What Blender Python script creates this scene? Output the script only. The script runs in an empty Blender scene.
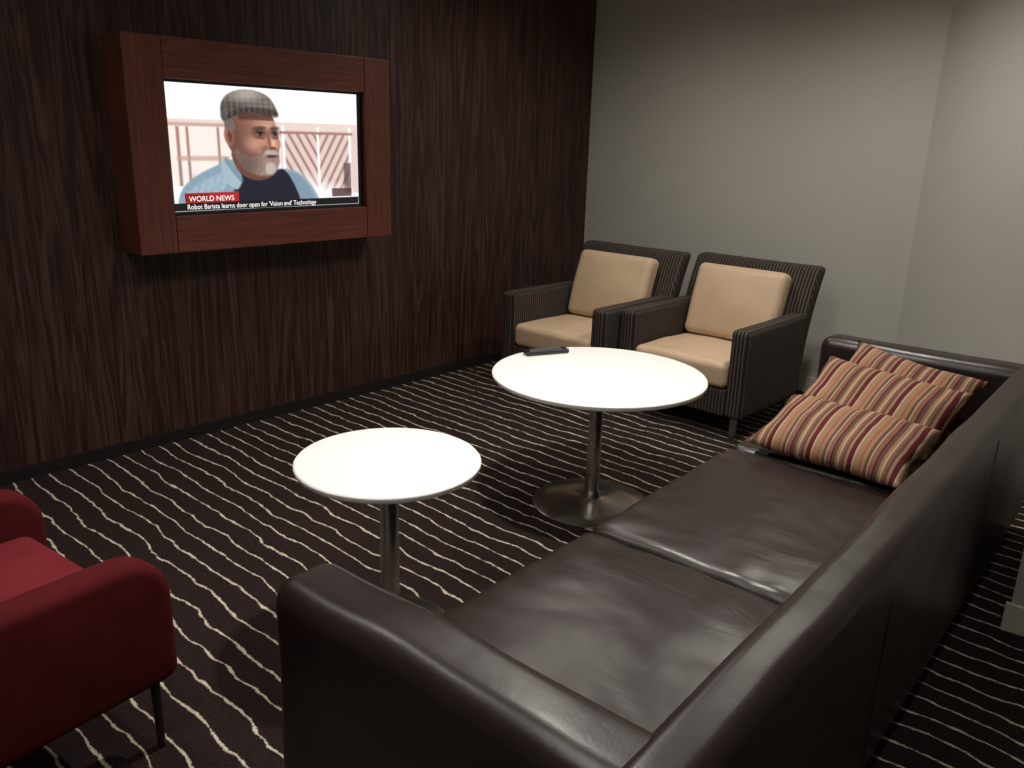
import bpy, bmesh, math, random
import numpy as np
from mathutils import Vector, Matrix, noise, Euler
random.seed(3)
sc = bpy.context.scene
try:
    sc.view_settings.view_transform = 'Standard'
    sc.view_settings.look = 'None'
except Exception: pass

def link(o, parent=None):
    sc.collection.objects.link(o)
    if parent: o.parent = parent
    return o
def empty(name, loc=(0,0,0), rz=0, rot=None):
    o = bpy.data.objects.new(name, None); o.location = loc
    o.rotation_euler = rot if rot else (0,0,rz)
    o.empty_display_size = .1
    return link(o)
def s2l(c):
    return tuple(((x/255)/12.92 if x/255 <= .04045 else ((x/255+.055)/1.055)**2.4) for x in c)

# ---------------- materials
class NT:
    def __init__(s, name):
        s.m = bpy.data.materials.new(name); s.m.use_nodes = True
        s.t = s.m.node_tree; s.b = s.t.nodes['Principled BSDF']
    def n(s, typ, **kw):
        nd = s.t.nodes.new(typ)
        for k, v in kw.items():
            if k.startswith('i_'):
                key = k[2:]
                key = int(key) if key.isdigit() else key.replace('_', ' ')
                if hasattr(v, 'is_output') : s.t.links.new(v, nd.inputs[key])
                else: nd.inputs[key].default_value = v
            else: setattr(nd, k, v)
        return nd
    def math(s, op, a, b=0.0, c=None):
        kw = dict(operation=op, i_0=a, i_1=b)
        if c is not None: kw['i_2'] = c
        return s.n('ShaderNodeMath', **kw).outputs[0]
    def link(s, a, b): s.t.links.new(a, b)
    def coords(s, out='Object', scale=(1,1,1), rot=(0,0,0)):
        tc = s.n('ShaderNodeTexCoord')
        mp = s.n('ShaderNodeMapping'); s.link(tc.outputs[out], mp.inputs[0])
        mp.inputs['Scale'].default_value = scale
        mp.inputs['Rotation'].default_value = rot
        return mp.outputs[0]
    def ramp(s, fac, stops, interp='LINEAR'):
        r = s.n('ShaderNodeValToRGB'); cr = r.color_ramp; cr.interpolation = interp
        while len(cr.elements) < len(stops): cr.elements.new(.5)
        for e, (p, c) in zip(cr.elements, stops):
            e.position = p; e.color = (*c, 1)
        s.link(fac, r.inputs[0]); return r.outputs[0]
    def noise(s, vec, scale, detail=3, rough=.5, dist=0):
        nd = s.n('ShaderNodeTexNoise'); s.link(vec, nd.inputs['Vector'])
        nd.inputs['Scale'].default_value = scale; nd.inputs['Detail'].default_value = detail
        nd.inputs['Roughness'].default_value = rough; nd.inputs['Distortion'].default_value = dist
        return nd.outputs['Fac']
    def bump(s, h, strength=.3, dist=.01):
        b = s.n('ShaderNodeBump'); b.inputs['Strength'].default_value = strength
        b.inputs['Distance'].default_value = dist
        s.link(h, b.inputs['Height']); s.link(b.outputs[0], s.b.inputs['Normal'])
    def set(s, color=None, rough=None, metal=None, spec=None):
        if color is not None:
            if hasattr(color, 'is_output'): s.link(color, s.b.inputs['Base Color'])
            else: s.b.inputs['Base Color'].default_value = (*color, 1)
        if rough is not None:
            if hasattr(rough, 'is_output'): s.link(rough, s.b.inputs['Roughness'])
            else: s.b.inputs['Roughness'].default_value = rough
        if metal is not None: s.b.inputs['Metallic'].default_value = metal
        if spec is not None: s.b.inputs['Specular IOR Level'].default_value = spec
        return s.m

def m_plain(name, c, rough=.5, metal=0, var=.08, scale=20, bump=0, spec=.5):
    t = NT(name); v = t.coords()
    n = t.noise(v, scale, 4)
    lo = tuple(x*(1-var) for x in c); hi = tuple(min(1, x*(1+var)) for x in c)
    col = t.ramp(n, [(.3, lo), (.7, hi)])
    if bump: t.bump(n, bump, .004)
    return t.set(col, rough, metal, spec)

def m_leather(name, c, rough=.36, bs=.3, var=.12, spec=.5, crease=0):
    t = NT(name); v = t.coords()
    big = t.noise(v, 3.0, 2, .5, .5)
    mid = t.noise(v, 10, 3, .5, .8)
    vo = t.n('ShaderNodeTexVoronoi'); t.link(v, vo.inputs['Vector']); vo.inputs['Scale'].default_value = 300
    h = t.math('ADD', t.math('MULTIPLY', big, 1.0), t.math('ADD', t.math('MULTIPLY', mid, .22), t.math('MULTIPLY', vo.outputs['Distance'], .025)))
    if crease:
        vc = t.coords(scale=(2.2, 5.5, 3))
        c1 = t.noise(vc, 1.6, 2, .5, 1.0)
        rid = t.math('ABSOLUTE', t.math('SUBTRACT', c1, .5))
        rid = t.math('MINIMUM', t.math('MULTIPLY', rid, 7.0), 1.0)
        gate = t.n('ShaderNodeMapRange'); t.link(t.noise(v, 2.6, 1), gate.inputs[0])
        gate.inputs[1].default_value = .45; gate.inputs[2].default_value = .65
        h = t.math('ADD', h, t.math('MULTIPLY', t.math('MULTIPLY', rid, gate.outputs[0]), crease))
    t.bump(h, bs, .016)
    col = t.ramp(mid, [(.3, tuple(x*(1-var) for x in c)), (.7, tuple(x*(1+var) for x in c))])
    r = t.n('ShaderNodeMapRange'); t.link(mid, r.inputs[0])
    r.inputs[3].default_value = rough-.04; r.inputs[4].default_value = rough+.08
    return t.set(col, r.outputs[0], spec=spec)

def m_wood(name, stops, grain=(1, 14, .8), rough=.45, fine=6.0, bandw=.7, spec=.3):
    t = NT(name); v = t.coords(scale=grain)
    a = t.noise(v, 1.0, 4, .55, .6)
    rings = t.math('FRACT', t.math('MULTIPLY', a, 9.0))
    tri = t.math('ABSOLUTE', t.math('SUBTRACT', rings, .5))
    v2 = t.coords(scale=tuple(g*fine if g > 2 else g*2 for g in grain))
    f = t.noise(v2, 1.0, 4, .6)
    v3 = t.coords(scale=tuple(g*fine*3 if g > 2 else g*5 for g in grain))
    f2 = t.noise(v3, 1.0, 2, .6)
    m = t.math('ADD', t.math('MULTIPLY', tri, bandw), t.math('ADD', t.math('MULTIPLY', f, .5), t.math('MULTIPLY', f2, .25)))
    col = t.ramp(m, stops)
    t.bump(f2, .08, .002)
    return t.set(col, rough, spec=spec)

M = {}
M['wood_wall'] = m_wood('dark_walnut_veneer', [(.30, s2l((32,19,18))), (.52, s2l((56,37,34))), (.82, s2l((92,64,57)))], (1, 10, .45), .42, 7, .62)
M['wood_tv'] = m_wood('cherry_wood', [(.25, s2l((80,42,33))), (.55, s2l((112,62,49))), (.9, s2l((134,79,62)))], (2, .9, 14), .38, 6, .3)
M['wood_tv_v'] = m_wood('cherry_wood_vertical', [(.25, s2l((76,40,32))), (.55, s2l((106,59,47))), (.9, s2l((128,74,59)))], (2, 14, .9), .38, 6, .3)
M['grey_wall'] = m_plain('grey_paint', s2l((186,184,175)), .75, 0, .02, 60, .04)
M['ceiling'] = m_plain('ceiling_paint', s2l((208,205,198)), .9, 0, .02, 40)
M['white_trim'] = m_plain('white_trim', s2l((215,210,196)), .5, 0, .02)
M['dark_trim'] = m_plain('dark_trim', s2l((42,36,36)), .35, .3, .1)
M['leather'] = m_leather('dark_brown_leather', s2l((40,30,28)), .32, .24, .06, .45, 0)
M['leather_seat'] = m_leather('dark_brown_seat_leather', s2l((40,30,28)), .33, .26, .06, .45, .12)
M['cream'] = m_leather('cream_leather', s2l((200,174,145)), .42, .16, .04, .4, .12)
M['steel'] = m_plain('brushed_steel', (.62,.61,.59), .24, 1, .08, 90)
M['legmetal'] = m_plain('leg_metal', (.35,.34,.33), .35, 1, .1)
M['black'] = m_plain('black_plastic', (.012,.012,.013), .3, 0, .1)
M['button'] = m_plain('button_grey', (.14,.14,.15), .5)
M['white_top'] = m_plain('white_laminate', s2l((244,242,240)), .42, 0, .01)
def m_red(name, c):
    t = NT(name); v = t.coords()
    n1 = t.noise(v, 350, 2); n2 = t.noise(v, 8, 3)
    w = t.math('ADD', t.math('MULTIPLY', n1, .6), t.math('MULTIPLY', n2, .4))
    col = t.ramp(w, [(.3, tuple(x*.65 for x in c)), (.7, tuple(x*1.25 for x in c))])
    t.bump(n1, .4, .004)
    return t.set(col, .95, spec=.1)
M['red'] = m_red('red_wool', s2l((86,26,29)))
M['red_seat'] = m_red('red_wool_seat', s2l((118,40,45)))

def m_stripe():
    t = NT('pinstripe_fabric')
    tc = t.n('ShaderNodeTexCoord')
    so = t.n('ShaderNodeSeparateXYZ'); t.link(tc.outputs['Object'], so.inputs[0])
    sn = t.n('ShaderNodeSeparateXYZ'); t.link(tc.outputs['Normal'], sn.inputs[0])
    side = t.math('GREATER_THAN', t.math('ABSOLUTE', sn.outputs[0]), .7)
    mx = t.n('ShaderNodeMix'); mx.data_type = 'FLOAT'
    t.link(side, mx.inputs[0]); t.link(so.outputs[0], mx.inputs[2]); t.link(so.outputs[1], mx.inputs[3])
    fr = t.math('FRACT', t.math('MULTIPLY', mx.outputs[0], 1/.020))
    tri = t.math('ABSOLUTE', t.math('SUBTRACT', fr, .5))
    v = t.coords(); n = t.noise(v, 200, 2)
    f = t.math('ADD', tri, t.math('MULTIPLY', t.math('SUBTRACT', n, .5), .2))
    col = t.ramp(f, [(.0, s2l((96,88,80))), (.12, s2l((82,74,67))), (.24, s2l((48,41,39))), (.5, s2l((38,33,32)))])
    t.bump(n, .25, .003)
    return t.set(col, .85, spec=.2)
M['stripe'] = m_stripe()

def m_pillow():
    t = NT('striped_pillow_fabric')
    tc = t.n('ShaderNodeTexCoord')
    so = t.n('ShaderNodeSeparateXYZ'); t.link(tc.outputs['Object'], so.inputs[0])
    fr = t.math('FRACT', t.math('ADD', t.math('MULTIPLY', so.outputs[0], 1/.15), .37))
    mar, tan, org, brn, crm, ros = [s2l(c) for c in ((88,32,38),(150,118,92),(148,96,70),(98,72,60),(178,154,128),(130,92,78))]
    col = t.ramp(fr, [(0, mar), (.11, crm), (.15, tan), (.27, org), (.33, tan), (.4, brn), (.47, crm), (.5, ros), (.6, mar), (.64, brn), (.72, tan), (.78, crm), (.82, ros), (.88, brn), (.94, tan)], 'CONSTANT')
    v = t.coords(); n = t.noise(v, 260, 2); t.bump(n, .3, .003)
    return t.set(col, .85, spec=.2)
M['pillow'] = m_pillow()

def m_carpet():
    t = NT('striped_carpet')
    tc = t.n('ShaderNodeTexCoord')
    so = t.n('ShaderNodeSeparateXYZ'); t.link(tc.outputs['Object'], so.inputs[0])
    P = .084
    v1 = t.coords(scale=(3.8, 4.2, 1)); n1 = t.noise(v1, 1, 2, .5)
    v2 = t.coords(scale=(14, 11, 1)); n2 = t.noise(v2, 1, 2, .5)
    yy = t.math('ADD', so.outputs[1], t.math('ADD', t.math('MULTIPLY', n1, .075), t.math('MULTIPLY', n2, .022)))
    fr = t.math('FRACT', t.math('MULTIPLY', yy, 1/P))
    d = t.math('ABSOLUTE', t.math('SUBTRACT', fr, .5))
    v3 = t.coords(); n3 = t.noise(v3, 170, 2, .6); n4 = t.noise(v3, 32, 2)
    d2 = t.math('ADD', d, t.math('ADD', t.math('MULTIPLY', t.math('SUBTRACT', n3, .5), .13), t.math('MULTIPLY', t.math('SUBTRACT', n4, .42), .12)))
    dark = t.ramp(n3, [(.3, s2l((28,19,19))), (.7, s2l((50,38,36)))])
    mask = t.ramp(d2, [(.0, (1,1,1)), (.032, (.85,.85,.85)), (.066, (0,0,0)), (1, (0,0,0))])
    mx = t.n('ShaderNodeMix'); mx.data_type = 'RGBA'
    t.link(mask, mx.inputs[0]); t.link(dark, mx.inputs[6]); mx.inputs[7].default_value = (*s2l((212,201,180)), 1)
    t.bump(n3, .5, .006)
    return t.set(mx.outputs[2], .95, spec=.15)
M['carpet'] = m_carpet()

def m_emit(name, c, s):
    t = NT(name); t.b.inputs['Emission Color'].default_value = (*c, 1)
    t.b.inputs['Emission Strength'].default_value = s
    return t.set(c, .5)

# ---------------- mesh helpers
def obj_from(name, verts, faces, mat, parent=None, loc=(0,0,0), rot=(0,0,0), smooth=True):
    me = bpy.data.meshes.new(name); me.from_pydata([tuple(v) for v in verts], [], faces)
    me.update()
    bm = bmesh.new(); bm.from_mesh(me); bmesh.ops.recalc_face_normals(bm, faces=bm.faces); bm.to_mesh(me); bm.free()
    if smooth:
        for p in me.polygons: p.use_smooth = True
    o = bpy.data.objects.new(name, me); o.location = loc; o.rotation_euler = rot
    if mat: me.materials.append(mat)
    return link(o, parent)

def rbox(name, size, loc, r, mat, parent=None, n=(6,6,6), fn=None, rot=(0,0,0), k=4):
    h = [s/2 for s in size]
    ax = []
    for i in range(3):
        rr = min(r, h[i]*.98)
        a = [-h[i] + rr*j/k for j in range(k)]
        c = [-h[i]+rr + (2*h[i]-2*rr)*j/n[i] for j in range(n[i]+1)]
        b = [h[i]-rr + rr*(j+1)/k for j in range(k)]
        ax.append(a+c+b)
    N = [len(a)-1 for a in ax]
    idx = {}; verts = []
    rr = [min(r, h[i]*.98) for i in range(3)]
    def vid(i,j,l):
        key = (i,j,l)
        if key in idx: return idx[key]
        p = Vector((ax[0][i], ax[1][j], ax[2][l]))
        q = Vector([max(-h[a]+rr[a], min(h[a]-rr[a], p[a])) for a in range(3)])
        d = p-q
        if d.length > 1e-9:
            u = Vector([d[a]/rr[a] for a in range(3)])
            u = Vector([math.tan(c*math.pi/4) for c in u])
            u.normalize()
            p = q + Vector([u[a]*rr[a] for a in range(3)])
        if fn: p = fn(p, h)
        idx[key] = len(verts); verts.append(p); return idx[key]
    F = []
    for i in range(N[0]):
        for j in range(N[1]):
            for l in (0, N[2]):
                F.append((vid(i,j,l), vid(i+1,j,l), vid(i+1,j+1,l), vid(i,j+1,l)))
    for i in range(N[0]):
        for l in range(N[2]):
            for j in (0, N[1]):
                F.append((vid(i,j,l), vid(i+1,j,l), vid(i+1,j,l+1), vid(i,j,l+1)))
    for j in range(N[1]):
        for l in range(N[2]):
            for i in (0, N[0]):
                F.append((vid(i,j,l), vid(i,j+1,l), vid(i,j+1,l+1), vid(i,j,l+1)))
    return obj_from(name, verts, F, mat, parent, loc, rot)

def box(name, lo, hi, mat, parent=None, bevel=0):
    x0,y0,z0 = lo; x1,y1,z1 = hi
    c = ((x0+x1)/2,(y0+y1)/2,(z0+z1)/2)
    v = [(x-c[0],y-c[1],z-c[2]) for x in (x0,x1) for y in (y0,y1) for z in (z0,z1)]
    f = [(0,1,3,2),(4,6,7,5),(0,4,5,1),(2,3,7,6),(0,2,6,4),(1,5,7,3)]
    o = obj_from(name, v, f, mat, parent, c, smooth=False)
    if bevel:
        m = o.modifiers.new('b','BEVEL'); m.width = bevel; m.segments = 3
    return o

def prism(name, pts, z0, z1, mat, parent=None):
    n = len(pts)
    v = [(x,y,z0) for x,y in pts] + [(x,y,z1) for x,y in pts]
    f = [tuple(range(n)), tuple(range(n,2*n))] + [(i,(i+1)%n,n+(i+1)%n,n+i) for i in range(n)]
    return obj_from(name, v, f, mat, parent, smooth=False)

def lathe(name, prof, mat, parent=None, loc=(0,0,0), seg=96):
    v = []; f = []
    for (r,z) in prof:
        for s in range(seg):
            a = 2*math.pi*s/seg; v.append((r*math.cos(a), r*math.sin(a), z))
    for i in range(len(prof)-1):
        for s in range(seg):
            f.append((i*seg+s, i*seg+(s+1)%seg, (i+1)*seg+(s+1)%seg, (i+1)*seg+s))
    f.append(tuple(range(seg))); f.append(tuple(range((len(prof)-1)*seg, len(prof)*seg)))
    o = obj_from(name, v, f, mat, parent, loc)
    m = o.modifiers.new('e','EDGE_SPLIT'); m.split_angle = math.radians(35)
    return o

# ---------------- room
CEIL = 2.7
XW = -3.92; YB = 5.14
box('floor', (-4.1,-2.7,-.1), (2.1,5.4,0), M['carpet'])
box('ceiling', (-4.1,-2.7,CEIL), (2.1,5.4,CEIL+.1), M['ceiling'])
box('wall_left', (XW-.12,-2.7,0), (XW,5.4,CEIL), M['wood_wall'])
box('wall_back', (XW,YB,0), (-1.52,YB+.12,CEIL), M['grey_wall'])
prism('wall_angled', [(-1.52,YB),(-.37,4.3),(-.25,4.45),(-1.45,YB+.12)], 0, CEIL, M['grey_wall'])
prism('wall_right', [(-.37,2.95),(2.0,2.95),(2.0,3.07),(-.25,3.07),(-.25,4.45),(-.37,4.3)], 0, CEIL, M['grey_wall'])
box('wall_side', (2.0,-2.7,0), (2.1,3.07,CEIL), M['grey_wall'])
box('wall_rear', (XW,-2.7,0), (2.0,-2.6,CEIL), M['grey_wall'])
box('baseboard_left', (XW,-2.6,0), (XW+.018,YB,.06), M['dark_trim'])
box('baseboard_back', (XW+.018,YB-.014,0), (-1.53,YB,.1), M['white_trim'])
box('baseboard_right', (-.384,2.936,0), (2.0,2.95,.1), M['white_trim'], bevel=.004)
box('baseboard_rear', (XW+.018,-2.6,0), (2.0,-2.586,.1), M['white_trim'])

# ---------------- sofa
sofa = empty('sofa', (-.40,.77,0), math.radians(2.3))
L = 3.07; DP = .895; T = .155; TB = .115; H = .725
def wob(a, s, seed=0):
    def fn(p, h):
        q = p*s + Vector((seed, seed*2.1, seed*.7))
        return p + Vector((noise.noise(q), noise.noise(q+Vector((7,0,0))), noise.noise(q+Vector((0,9,0)))))*a
    return fn
rbox('back', (TB, L, H-.08), (-TB/2, L/2, .08+(H-.08)/2), .035, M['leather'], sofa, (4,60,12), wob(.006,3.5,1))
rbox('arm_near', (DP-.01, T+.005, H-.085), (-DP/2-.002, T/2, .08+(H-.085)/2), .05, M['leather'], sofa, (20,4,12), wob(.008,4,2))
rbox('arm_far', (DP-.01, T+.005, H-.085), (-DP/2-.002, L-T/2, .08+(H-.085)/2), .05, M['leather'], sofa, (20,4,12), wob(.006,4,3))
rbox('base', (DP-TB-.05, L-2*T+.02, .19), (-TB-(DP-TB)/2+.01, L/2, .165), .02, M['leather'], sofa, (4,10,2))
cuts = [T, 1.12, 2.07, L-T]
for i in range(3):
    y0, y1 = cuts[i], cuts[i+1]
    def fn(p, h, i=i):
        u = p.x/h[0]; w = p.y/h[1]
        e = max(0,(1-u*u))*max(0,(1-w*w))
        q = p*4+Vector((i*5.3,0,0))
        dz = .022*e**.6 if p.z > 0 else 0
        wr = noise.noise(q)*.007 + abs(noise.noise(Vector((p.x*5,p.y*10,i*3))))*.0035
        cre = math.sin(p.y*42+4*noise.noise(p*3+Vector((i,0,0))))*0.0022*(abs(u)**3) + math.sin(p.x*40+4*noise.noise(p*3))*0.0020*(abs(w)**4)
        if p.z > 0: p = p + Vector((0,0,dz+wr+cre))
        p.x += noise.noise(q+Vector((3,3,3)))*.005
        return p
    rbox('seat_cushion_%d' % (i+1), (DP-TB, y1-y0-.004, .17), (-TB-(DP-TB)/2-.004, (y0+y1)/2, .332), .04, M['leather_seat'], sofa, (40,48,3), fn)
def tube(name, pts, r, mat, parent=None):
    cu = bpy.data.curves.new(name,'CURVE'); cu.dimensions='3D'; cu.bevel_depth=r; cu.bevel_resolution=3
    sp = cu.splines.new('POLY'); sp.points.add(len(pts)-1)
    for p,c in zip(sp.points, pts): p.co = (*c,1)
    cu.materials.append(mat); o = bpy.data.objects.new(name,cu); return link(o,parent)
for i,y in enumerate((1.0,2.05)):
    tube('back_seam_%d'%(i+1), [(.001,y,.1),(.001,y,H-.045),(-.013,y,H-.008),(-.057,y,H-.001),(-.10,y,H-.008)], .0015, M['leather'], sofa)
for i,(x,y) in enumerate(((-.06,.08),(-.8,.08),(-.06,L-.08),(-.8,L-.08),(-.8,L/2),(-.06,L/2))):
    box('foot_%d'%(i+1), (x-.025,y-.025,0), (x+.025,y+.025,.085), M['legmetal'], sofa)

# ---------------- throw pillows
def pillow(name, loc, rot, lx=.50, ly=.31, lz=.13, seed=0):
    nx, ny = 36, 24; v=[]; f=[]
    for side in (1,-1):
        for i in range(nx+1):
            for j in range(ny+1):
                u = -1+2*i/nx; w = -1+2*j/ny
                prof = (max(0,1-abs(u)**3.2)*max(0,1-abs(w)**2.6))**.55
                x = u*lx/2*(1-.07*(1-w*w) *abs(u)); y = w*ly/2*(1-.09*(1-u*u)*abs(w))
                z = side*lz/2*prof*(1+.14*noise.noise(Vector((u*2.2+seed,w*2.2,side))))
                z += .016*noise.noise(Vector((u*1.3+seed,w*1.3,5)))
                x += .012*noise.noise(Vector((seed,w*2.5,2+u)))
                v.append((x,y,z))
    o1 = (nx+1)*(ny+1)
    for s in (0,1):
        for i in range(nx):
            for j in range(ny):
                a = s*o1+i*(ny+1)+j
                f.append((a,a+ny+1,a+ny+2,a+1))
    o = obj_from(name, v, f, M['pillow'], None, loc, rot)
    bm = bmesh.new(); bm.from_mesh(o.data); bmesh.ops.remove_doubles(bm, verts=bm.verts, dist=.0004)
    bmesh.ops.recalc_face_normals(bm, faces=bm.faces); bm.to_mesh(o.data); bm.free()
    return o
R = math.radians
pillow('throw_pillow', (-1.00,2.93,.525), (R(20),R(0),R(-3)), .58,.36,.14, 0)
pillow('throw_pillow', (-.98,3.18,.60), (R(34),R(3),R(-7)), .57,.36,.12, 4)
pillow('throw_pillow', (-.97,3.41,.60), (R(44),R(5),R(-10)), .54,.35,.10, 8)

# ---------------- coffee tables
def table(name, x, y, r, h, rb):
    e = empty(name, (x,y,0))
    lathe('top', [(r-.012,h-.024),(r-.004,h-.02),(r,h-.012),(r,h-.005),(r-.003,h-.001),(r-.006,h)], M['white_top'], e)
    lathe('under_plate', [(.11,h-.034),(.11,h-.0245)], M['steel'], e, seg=40)
    lathe('column', [(.03,.02),(.03,h-.03)], M['steel'], e, seg=40)
    lathe('base', [(rb,0),(rb,.006),(rb-.006,.010),(rb*.6,.016),(.06,.026),(.042,.034),(.033,.06),(.030,.065)], M['steel'], e)
    return e
table('coffee_table', -1.965, 2.73, .453, .60, .26)
table('coffee_table', -1.83, 1.48, .283, .598, .20)

# ---------------- remote
rc = empty('remote_control', (-2.325,2.81,.60), R(66))
rbox('body', (.215,.052,.02), (0,0,.011), .008, M['black'], rc, (8,3,1))
for i in range(8):
    for j in range(3):
        rbox('button_%d_%d'%(i,j), (.010,.008,.004), (-.075+i*.02,-.013+j*.013,.0215), .0018, M['button'], rc, (1,1,1), k=2)

# ---------------- striped armchairs
def armchair(x0, y0, rz=0):
    e = empty('armchair', (x0,y0,0), rz)
    W=.815; TA=.105; D=.74; AH=.61
    for s,nm in ((-1,'left'),(1,'right')):
        rbox('arm_'+nm, (TA,D,AH-.12), (s*(W/2-TA/2), D/2, .12+(AH-.12)/2), .028, M['stripe'], e, (2,10,8), wob(.003,5,s+2))
    rbox('front_rail', (W-2*TA+.01,.06,.15), (0,.045,.195), .015, M['stripe'], e, (10,2,3))
    rbox('seat_base', (W-2*TA+.01,D-.1,.10), (0,D/2,.20), .015, M['stripe'], e, (4,4,1))
    def lean(p,h):
        t=(p.z+h[2])/(2*h[2]); p.y += .17*t*t+.02*t; p.y -= .012*(1-(p.x/h[0])**2)
        return p
    rbox('back', (W,.11,.66), (0,D-.055+.0, .21+.33), .03, M['stripe'], e, (14,2,14), lean)
    def seat(p,h):
        u=p.x/h[0]; w=p.y/h[1]
        if p.z>0: p.z += .018*max(0,1-u*u)*max(0,1-w*w)**.7 + noise.noise(p*7+Vector((x0,0,0)))*.005 - .012*max(0,w)
        return p
    rbox('seat_cushion', (W-2*TA-.008,D-.13,.14), (0,(D-.13)/2+.0,.345), .035, M['cream'], e, (14,14,3), seat)
    def bc(p,h):
        u=p.x/h[0]; w=p.z/h[2]
        if p.y<0: p.y -= .03*max(0,1-u*u)*max(0,1-w*w)+noise.noise(p*6+Vector((x0,2,0)))*.006
        t=(p.z+h[2])/(2*h[2]); p.y += .03*t*t
        return p
    rbox('back_cushion', (W-2*TA-.03,.12,.44), (0,D-.125,.625), .04, M['cream'], e, (14,3,12), bc, rot=(R(-14),0,0))
    for i,(lx,ly) in enumerate(((-W/2+.06,.05),(W/2-.06,.05),(-W/2+.06,D-.06),(W/2-.06,D-.06))):
        box('leg_%d'%(i+1),(lx-.014,ly-.014,0),(lx+.014,ly+.014,.125),M['legmetal'],e)
    return e
armchair(-3.10, 3.77, R(0))
armchair(-2.275, 3.90, R(0))

# ---------------- red lounge chair (faces +Y)
rcx = empty('lounge_chair', (-2.07,.03,0), R(7))
def arm_profile(y0,y1,z0,z1,rf,rb):
    pts=[]
    def arc(cy,cz,r,a0,a1,n=10):
        for i in range(n+1):
            a=R(a0+(a1-a0)*i/n); pts.append((cy+r*math.cos(a),cz+r*math.sin(a)))
    arc(y1-rf,z1-rf,rf,90,0); arc(y1-.04,z0+.04,.04,0,-90); arc(y0+.04,z0+.04,.04,-90,-180); arc(y0+rb,z1-rb,rb,180,90)
    return pts
def slab_x(name, pts, x0, x1, mat, parent, bev):
    n=len(pts); v=[(x0,y,z) for y,z in pts]+[(x1,y,z) for y,z in pts]
    f=[tuple(range(n)),tuple(range(n,2*n))]+[(i,(i+1)%n,n+(i+1)%n,n+i) for i in range(n)]
    o=obj_from(name,v,f,mat,parent)
    m=o.modifiers.new('b','BEVEL'); m.width=bev; m.segments=5; m.limit_method='ANGLE'; m.angle_limit=R(50)
    return o
ap = arm_profile(-.02,.71,.21,.565,.12,.06)
slab_x('arm_right', ap, .265,.36, M['red'], rcx, .03)
slab_x('arm_left', ap, -.36,-.265, M['red'], rcx, .03)
def rback(p,h):
    t=(p.z+h[2])/(2*h[2]); p.y -= .10*t; p.y -= .05*(1-(p.x/h[0])**2)
    return p
rbox('back', (.72,.10,.56), (0,-.01,.50), .045, M['red'], rcx, (16,2,10), rback)
def rs(p,h):
    u=p.x/h[0]; w=p.y/h[1]
    if p.z>0: p.z += .02*max(0,1-u*u)*max(0,1-w*w)
    return p
rbox('seat', (.54,.62,.17), (0,.35,.355), .04, M['red_seat'], rcx, (10,12,3), rs)
for i,(lx,ly) in enumerate(((-.31,.66),(.31,.66),(-.31,.02),(.31,.02))):
    lathe('leg_%d'%(i+1), [(.010,0),(.013,.24)], M['dark_trim'], rcx, (lx,ly,0), 16)

# ---------------- television
tv = empty('television', (XW,0,0))
def tb(name, x0,x1,y0,y1,z0,z1,mat,bev=.003):
    return box(name,(x0,y0,z0),(x1,y1,z1),mat,tv,bev)
FX=.20
Y0,Y1,Z0,Z1=1.615,3.05,.985,1.925
SY0,SY1,SZ0,SZ1=1.79,2.885,1.152,1.752
tb('frame_left', 0,FX,Y0,SY0-.003,Z0,Z1,M['wood_tv_v'])
tb('frame_right',0,FX,SY1+.003,Y1,Z0,Z1,M['wood_tv_v'])
tb('frame_top',0,FX,SY0,SY1,SZ1,Z1,M['wood_tv'])
tb('frame_bottom',0,FX,SY0,SY1,Z0,SZ0,M['wood_tv'])
tb('panel_bezel',.10,FX-.03,SY0,SY1,SZ0,SZ1,M['black'],0)
GW,GH=420,236
ASP=1.80
xs=np.linspace(0,ASP,GW); ys=np.linspace(0,1,GH)
X,Yg=np.meshgrid(xs,ys)
img=np.zeros((GH,GW,3))
def C(*c): return np.array(c)/255
img[:]=C(250,250,250)
def comp(mask,col,a=1.0):
    global img
    m=(mask*a)[...,None]; img=img*(1-m)+np.array(col)*m
def blur(m,n):
    for _ in range(n):
        p=np.pad(m,1,mode='edge')
        m=(p[:-2,1:-1]+p[2:,1:-1]+p[1:-1,:-2]+p[1:-1,2:]+2*p[1:-1,1:-1])/6
    return m
def poly(pts,b=1):
    ins=np.zeros_like(X,bool); n=len(pts)
    for i in range(n):
        x1,y1=pts[i]; x2,y2=pts[(i+1)%n]
        if y1==y2: continue
        c=((y1>Yg)!=(y2>Yg))&(X<(x2-x1)*(Yg-y1)/(y2-y1)+x1)
        ins^=c
    return blur(ins.astype(float),b)
def smooth(pts,it=2):
    for _ in range(it):
        q=[]
        for i in range(len(pts)):
            a=pts[i]; b=pts[(i+1)%len(pts)]
            q+=[(a[0]*.75+b[0]*.25,a[1]*.75+b[1]*.25),(a[0]*.25+b[0]*.75,a[1]*.25+b[1]*.75)]
        pts=q
    return pts
def ell(cx,cy,rx,ry,rot=0,soft=.15):
    c,s=math.cos(R(rot)),math.sin(R(rot))
    dx=X-cx; dy=Yg-cy
    u=(dx*c+dy*s)/rx; v=(-dx*s+dy*c)/ry
    d=np.sqrt(u*u+v*v)
    return np.clip((1+soft/2-d)/soft,0,1)
def rect(x0,y0,x1,y1,b=0): return poly([(x0,y0),(x1,y0),(x1,y1),(x0,y1)],b)
rng=np.random.RandomState(2)
comp(rect(0,.0,ASP,.30),C(252,252,252))
comp(rect(0,.27,ASP,.33,2),C(226,206,196))
comp(rect(0,.33,.55,.80,1),C(240,228,222))
for x in (.06,.14,.40): comp(rect(x,.33,x+.022,.8,2),C(150,102,84),.85)
comp(rect(0,.30,.5,.325,1),C(180,142,126),.7)
comp(rect(.05,.56,.5,.60,2),C(186,152,136),.7)
comp(rect(.98,.33,ASP,.90,1),C(220,198,190))
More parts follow.
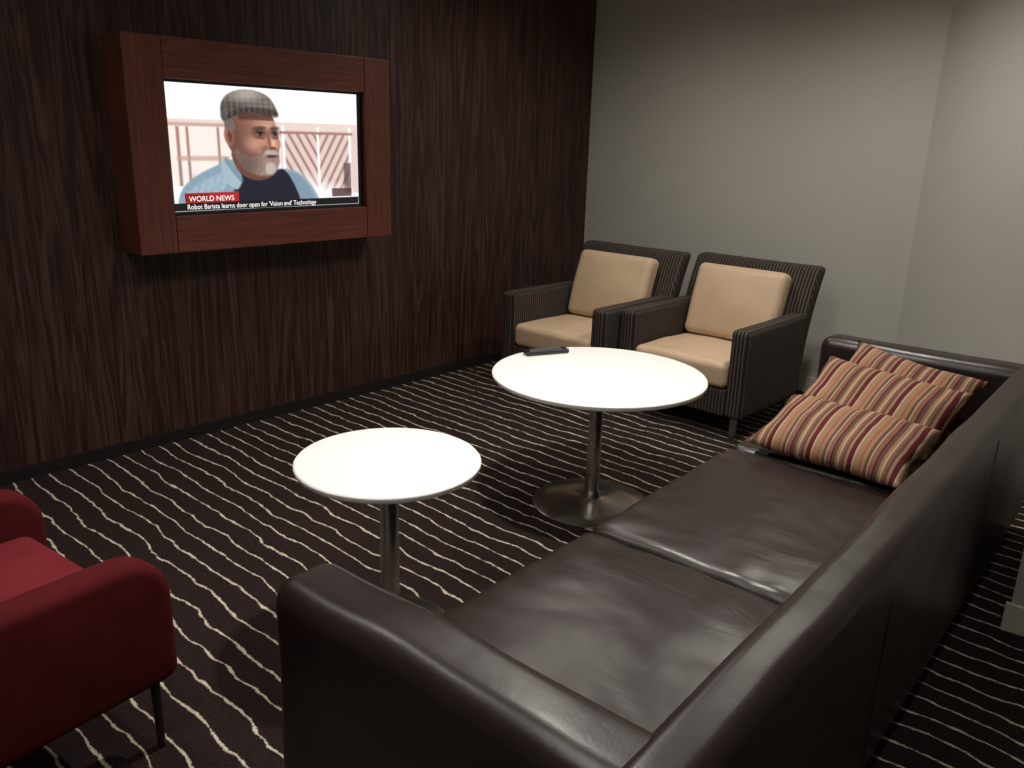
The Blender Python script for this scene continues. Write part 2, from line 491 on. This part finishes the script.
for k in range(14):
    x=.88+k*.085
    comp(poly([(x,.36),(x+.028,.36),(x+.36,.9),(x+.332,.9)],2)*(X>1.0)*(X<1.36),C(136,92,84),.75)
    comp(poly([(x+.332,.36),(x+.36,.36),(x+.028,.9),(x,.9)],2)*(X>1.36)*(X<1.72),C(136,92,84),.75)
for x in (1.0,1.355,1.70): comp(rect(x,.30,x+.028,.9,1),C(245,240,238))
comp(rect(.98,.345,1.74,.37,1),C(160,118,104))
comp(rect(1.64,.62,1.72,.9,3),C(80,56,52),.7)
comp(ell(1.1,.95,.35,.2,0,.9),C(248,246,248),.9)
comp(ell(1.45,.97,.3,.14,0,.7),C(244,242,244),.8)
comp(poly(smooth([(.02,1.0),(.05,.83),(.20,.71),(.42,.62),(.60,.56),(.85,.66),(1.12,.67),(1.26,.78),(1.36,.93),(1.36,1.0)]),2),C(140,164,178))
comp(poly(smooth([(.05,.95),(.16,.80),(.40,.70),(.56,.62),(.50,.76),(.30,.95)]),5),C(176,198,208),.8)
cl=blur(rng.rand(GH,GW),6); cl=(cl-cl.min())/(cl.max()-cl.min())
comp((X<.56)*(Yg>.6)*(img[...,0]<.85)*cl,C(108,132,150),.5)
for k in range(10):
    x=.1+k*.06
    comp(poly([(x,1),(x+.012,1),(x+.10,.68),(x+.085,.68)],3)*(X<.5)*(Yg>.7),C(118,142,158),.3)
comp(poly(smooth([(1.02,.66),(1.2,.74),(1.34,.95),(1.16,1.0),(1.08,.84)]),3),C(120,144,160),.9)
comp(poly(smooth([(.46,.60),(.68,.72),(.92,.68),(1.02,.66),(1.13,.85),(1.18,1.0),(.50,1.0),(.53,.82)]),1),C(26,28,44))
comp(poly(smooth([(.40,.60),(.48,.56),(.62,.72),(.56,.86),(.45,.78)]),2),C(158,180,192))
comp(poly(smooth([(.43,.58),(.48,.56),(.62,.74),(.60,.80)]),2),C(98,120,138),.6)
# head (slightly enlarged about its own centre)
X0s,Y0s=X,Yg
X=(X+.055-.78)/1.06+.78; Yg=(Yg-.40)/1.06+.40
comp(poly(smooth([(.56,.45),(.95,.55),(.98,.70),(.80,.76),(.62,.68)]),2),C(104,66,56))
head=smooth([(.55,.20),(.72,.16),(.92,.18),(.985,.27),(.99,.36),(1.03,.45),(1.005,.51),(1.01,.61),(.95,.69),(.84,.71),(.70,.65),(.60,.54),(.54,.42)],3)
hm=poly(head,1); comp(hm,C(178,128,108))
comp(hm*ell(.60,.42,.16,.38,0,1.5),C(100,64,54),.9)
comp(hm*ell(.74,.62,.17,.13,20,1.5),C(100,70,62),.75)
comp(hm*ell(.90,.29,.08,.04,0,1.4),C(214,170,148),.7)
comp(hm*ell(.79,.455,.07,.05,0,1.4),C(206,152,130),.7)
comp(hm*ell(1.0,.55,.05,.18,0,1.2),C(126,84,72),.6)
comp(ell(.575,.40,.040,.072,-8,.3),C(150,98,82)); comp(ell(.582,.40,.02,.045,-8,.6),C(88,50,44),.85)
comp(poly(smooth([(.53,.26),(.62,.26),(.64,.36),(.60,.36),(.55,.34)]),2),C(110,102,98),.85)
beard=smooth([(.62,.47),(.69,.56),(.78,.57),(.86,.52),(.96,.50),(1.02,.54),(1.01,.63),(.95,.70),(.84,.72),(.70,.665),(.62,.56)],3)
bm_=poly(beard,6); comp(bm_,C(140,122,114),.6)
nz=blur(rng.rand(GH,GW),1); comp(bm_*(nz>.52),C(186,178,174),.35)
comp(bm_*ell(.70,.60,.1,.12,0,1.3),C(86,68,62),.65)
comp(poly(smooth([(.88,.60),(.97,.60),(.975,.68),(.92,.705),(.87,.68)]),5),C(196,188,184),.75)
comp(ell(.925,.522,.08,.018,2,.9),C(184,176,172),.85)
comp(ell(.94,.552,.052,.011,0,.6),C(76,40,38),.95)
comp(ell(.94,.573,.042,.010,0,.8),C(160,106,94),.7)
comp(poly(smooth([(.93,.33),(.97,.34),(1.02,.46),(1.0,.50),(.93,.49),(.925,.45)]),2),C(196,142,120),.9)
comp(ell(.955,.43,.018,.05,-12,1),C(232,186,166),.8)
comp(ell(.95,.487,.034,.011,0,.8),C(92,48,40),.85)
comp(ell(.922,.43,.014,.055,-8,1),C(118,74,62),.75)
comp(poly(smooth([(.86,.47),(.92,.46),(.87,.53),(.83,.56)]),4),C(116,74,64),.6)
for exx,s in ((.84,1.0),(.975,.7)):
    comp(ell(exx,.366,.060*s,.042,0,1.2),C(88,54,46),.9)
    comp(ell(exx,.378,.028*s,.008,0,.6),C(170,152,144),.7)
    comp(ell(exx+.006,.377,.015,.010,0,.5),C(24,18,18))
    comp(ell(exx,.367,.038*s,.007,0,.6),C(34,22,22),.95)
    comp(ell(exx,.332,.056*s,.013,-6,.8),C(74,60,56),.9)
    comp(ell(exx,.408,.04*s,.009,6,1),C(110,70,58),.8)
    comp(ell(exx,.425,.04*s,.008,6,1),C(206,156,136),.5)
for wy in (.268,.29): comp(hm*ell(.88,wy,.10,.005,3,1),C(132,88,74),.6)
cap=smooth([(.52,.30),(.51,.18),(.56,.09),(.68,.04),(.84,.04),(.95,.09),(1.0,.17),(1.03,.235),(.98,.25),(.84,.215),(.70,.215),(.60,.26)],3)
cm=poly(cap,1); comp(cm,C(112,104,98))
comp(cm*ell(.60,.2,.12,.14,0,1.2),C(70,64,62),.8)
comp(cm*poly(smooth([(.52,.30),(.60,.20),(.8,.165),(1.0,.185),(1.03,.24),(.84,.215),(.62,.25)]),2),C(50,46,46),.9)
for k in range(12):
    x=.50+k*.05
    comp(cm*poly([(x,.0),(x+.012,.0),(x+.02,.3),(x+.008,.3)],1),C(170,160,150),.35)
for y in (.07,.105,.14,.175): comp(cm*rect(.4,y,1.1,y+.009,1),C(66,60,58),.4)
comp(cm*ell(.74,.075,.14,.045,-8,1.3),C(204,196,188),.6)
comp(hm*rect(.66,.215,1.03,.268,4),C(72,46,40),.8)
X,Yg=X0s,Y0s
img=np.stack([blur(img[...,c],2) for c in range(3)],-1)
img+=(blur(rng.rand(GH,GW),1)-.5)[...,None]*.07
comp(rect(.09,.855,.56,.935),C(170,34,38)); comp(rect(.09,.865,.30,.925),C(130,20,26))
comp(rect(0.0,.935,ASP,1.0),C(14,14,18))
comp(rect(1.5,.85,1.72,.925),C(70,46,44),.8)
img=np.clip(img,0,1)
lin=np.where(img<=.04045,img/12.92,((img+.055)/1.055)**2.4)
sy0,sy1,sz0,sz1=SY0+.012,SY1-.035,SZ0+.018,SZ1-.014
yw=sy0+(sy1-sy0)*xs/ASP; zw=sz1-(sz1-sz0)*ys
verts=[(0,float(yw[i]),float(zw[j])) for j in range(GH) for i in range(GW)]
faces=[(j*GW+i,(j+1)*GW+i,(j+1)*GW+i+1,j*GW+i+1) for j in range(GH-1) for i in range(GW-1)]
me=bpy.data.meshes.new('screen'); me.from_pydata(verts,[],faces); me.update()
at=me.color_attributes.new('pic','FLOAT_COLOR','POINT')
rgba=np.ones((GH*GW,4),dtype=np.float32); rgba[:,:3]=lin.reshape(-1,3)
at.data.foreach_set('color',rgba.ravel())
t=NT('screen_glow'); a=t.n('ShaderNodeAttribute'); a.attribute_name='pic'
t.link(a.outputs['Color'],t.b.inputs['Emission Color']); t.b.inputs['Emission Strength'].default_value=1.15
t.set((.01,.01,.01),.3); me.materials.append(t.m)
so=bpy.data.objects.new('screen',me); so.location=(FX-.028,0,0); link(so,tv)
wh=m_emit('caption_white',(1,1,1),.8)
def cap_text(name,body,x,y,size,sx=1):
    cu=bpy.data.curves.new(name,'FONT'); cu.body=body; cu.size=size; cu.materials.append(wh)
    o=bpy.data.objects.new(name,cu); o.location=(FX-.026,sy0+(sy1-sy0)*x/ASP,sz1-(sz1-sz0)*y); o.rotation_euler=(R(90),0,R(90)); o.scale=(sx,1,1); link(o,tv)
cap_text('ticker_text','Robot Barista learns door open for \'Vision and\' Technology',.10,.985,.032,.92)
cap_text('banner_text','WORLD NEWS',.12,.922,.034)

# ---------------- ceiling lights, plus an added fill panel
glow=m_emit('lamp_glow',(1,.94,.86),22)
def downlight(x,y,power,size=100,blend=.7,tilt=(0,0),col=(1,.94,.865)):
    e=empty('ceiling_downlight',(x,y,CEIL))
    lathe('trim_ring',[(.075,-.001),(.075,-.006),(.058,-.008),(.055,-.002)],M['white_trim'],e,seg=40)
    lathe('lamp',[(.052,-.003),(.052,-.001)],glow,e,seg=32)
    ld=bpy.data.lights.new('spot','SPOT'); ld.energy=power; ld.spot_size=R(size); ld.spot_blend=blend; ld.shadow_soft_size=.06; ld.color=col
    lo=bpy.data.objects.new('spot',ld); lo.location=(0,0,-.02); lo.rotation_euler=(R(tilt[0]),R(tilt[1]),0); link(lo,e)
downlight(-1.75,2.15,165,128,.9)
downlight(-2.8,3.7,62,160,.95)
downlight(-1.5,3.9,88,158,.9)
downlight(-.2,1.5,32,140,.9)
downlight(-2.5,.7,52,162,.95)
downlight(-.1,-1.0,38,150,.9)
fill_glow=m_emit('fill_panel_glow',(1,.97,.92),8)
def fill_panel(x,y,w,h):  # added emitter out of view for soft fill, no known fixture here
    e=empty('added_fill_panel',(x,y,CEIL))
    box('fill_panel_frame',(-w/2-.03,-h/2-.03,-.018),(w/2+.03,h/2+.03,-.001),M['white_trim'],e,.003)
    box('fill_panel_emitter',(-w/2,-h/2,-.022),(w/2,h/2,-.0185),fill_glow,e)
fill_panel(-1.2,.3,.6,1.2)

# ---------------- camera
f=Vector((-.669*.957,.743*.957,-.289)); u=Vector((-.669*.289,.743*.289,.957)); r=Vector((.743,.669,0))
ex=(r+.03*u).normalized(); f.normalize(); ez=-f; ey=ez.cross(ex).normalized()
mt=Matrix((ex,ey,ez)).transposed().to_4x4(); mt.translation=Vector((0,0,1.55))
cd=bpy.data.cameras.new('camera'); cd.sensor_width=36; cd.lens=820/1024*36; cd.clip_start=.02
co=bpy.data.objects.new('camera',cd); co.matrix_world=mt; link(co); sc.camera=co
w=bpy.data.worlds.new('world'); sc.world=w; w.use_nodes=True
w.node_tree.nodes['Background'].inputs[0].default_value=(.5,.48,.45,1); w.node_tree.nodes['Background'].inputs[1].default_value=.05
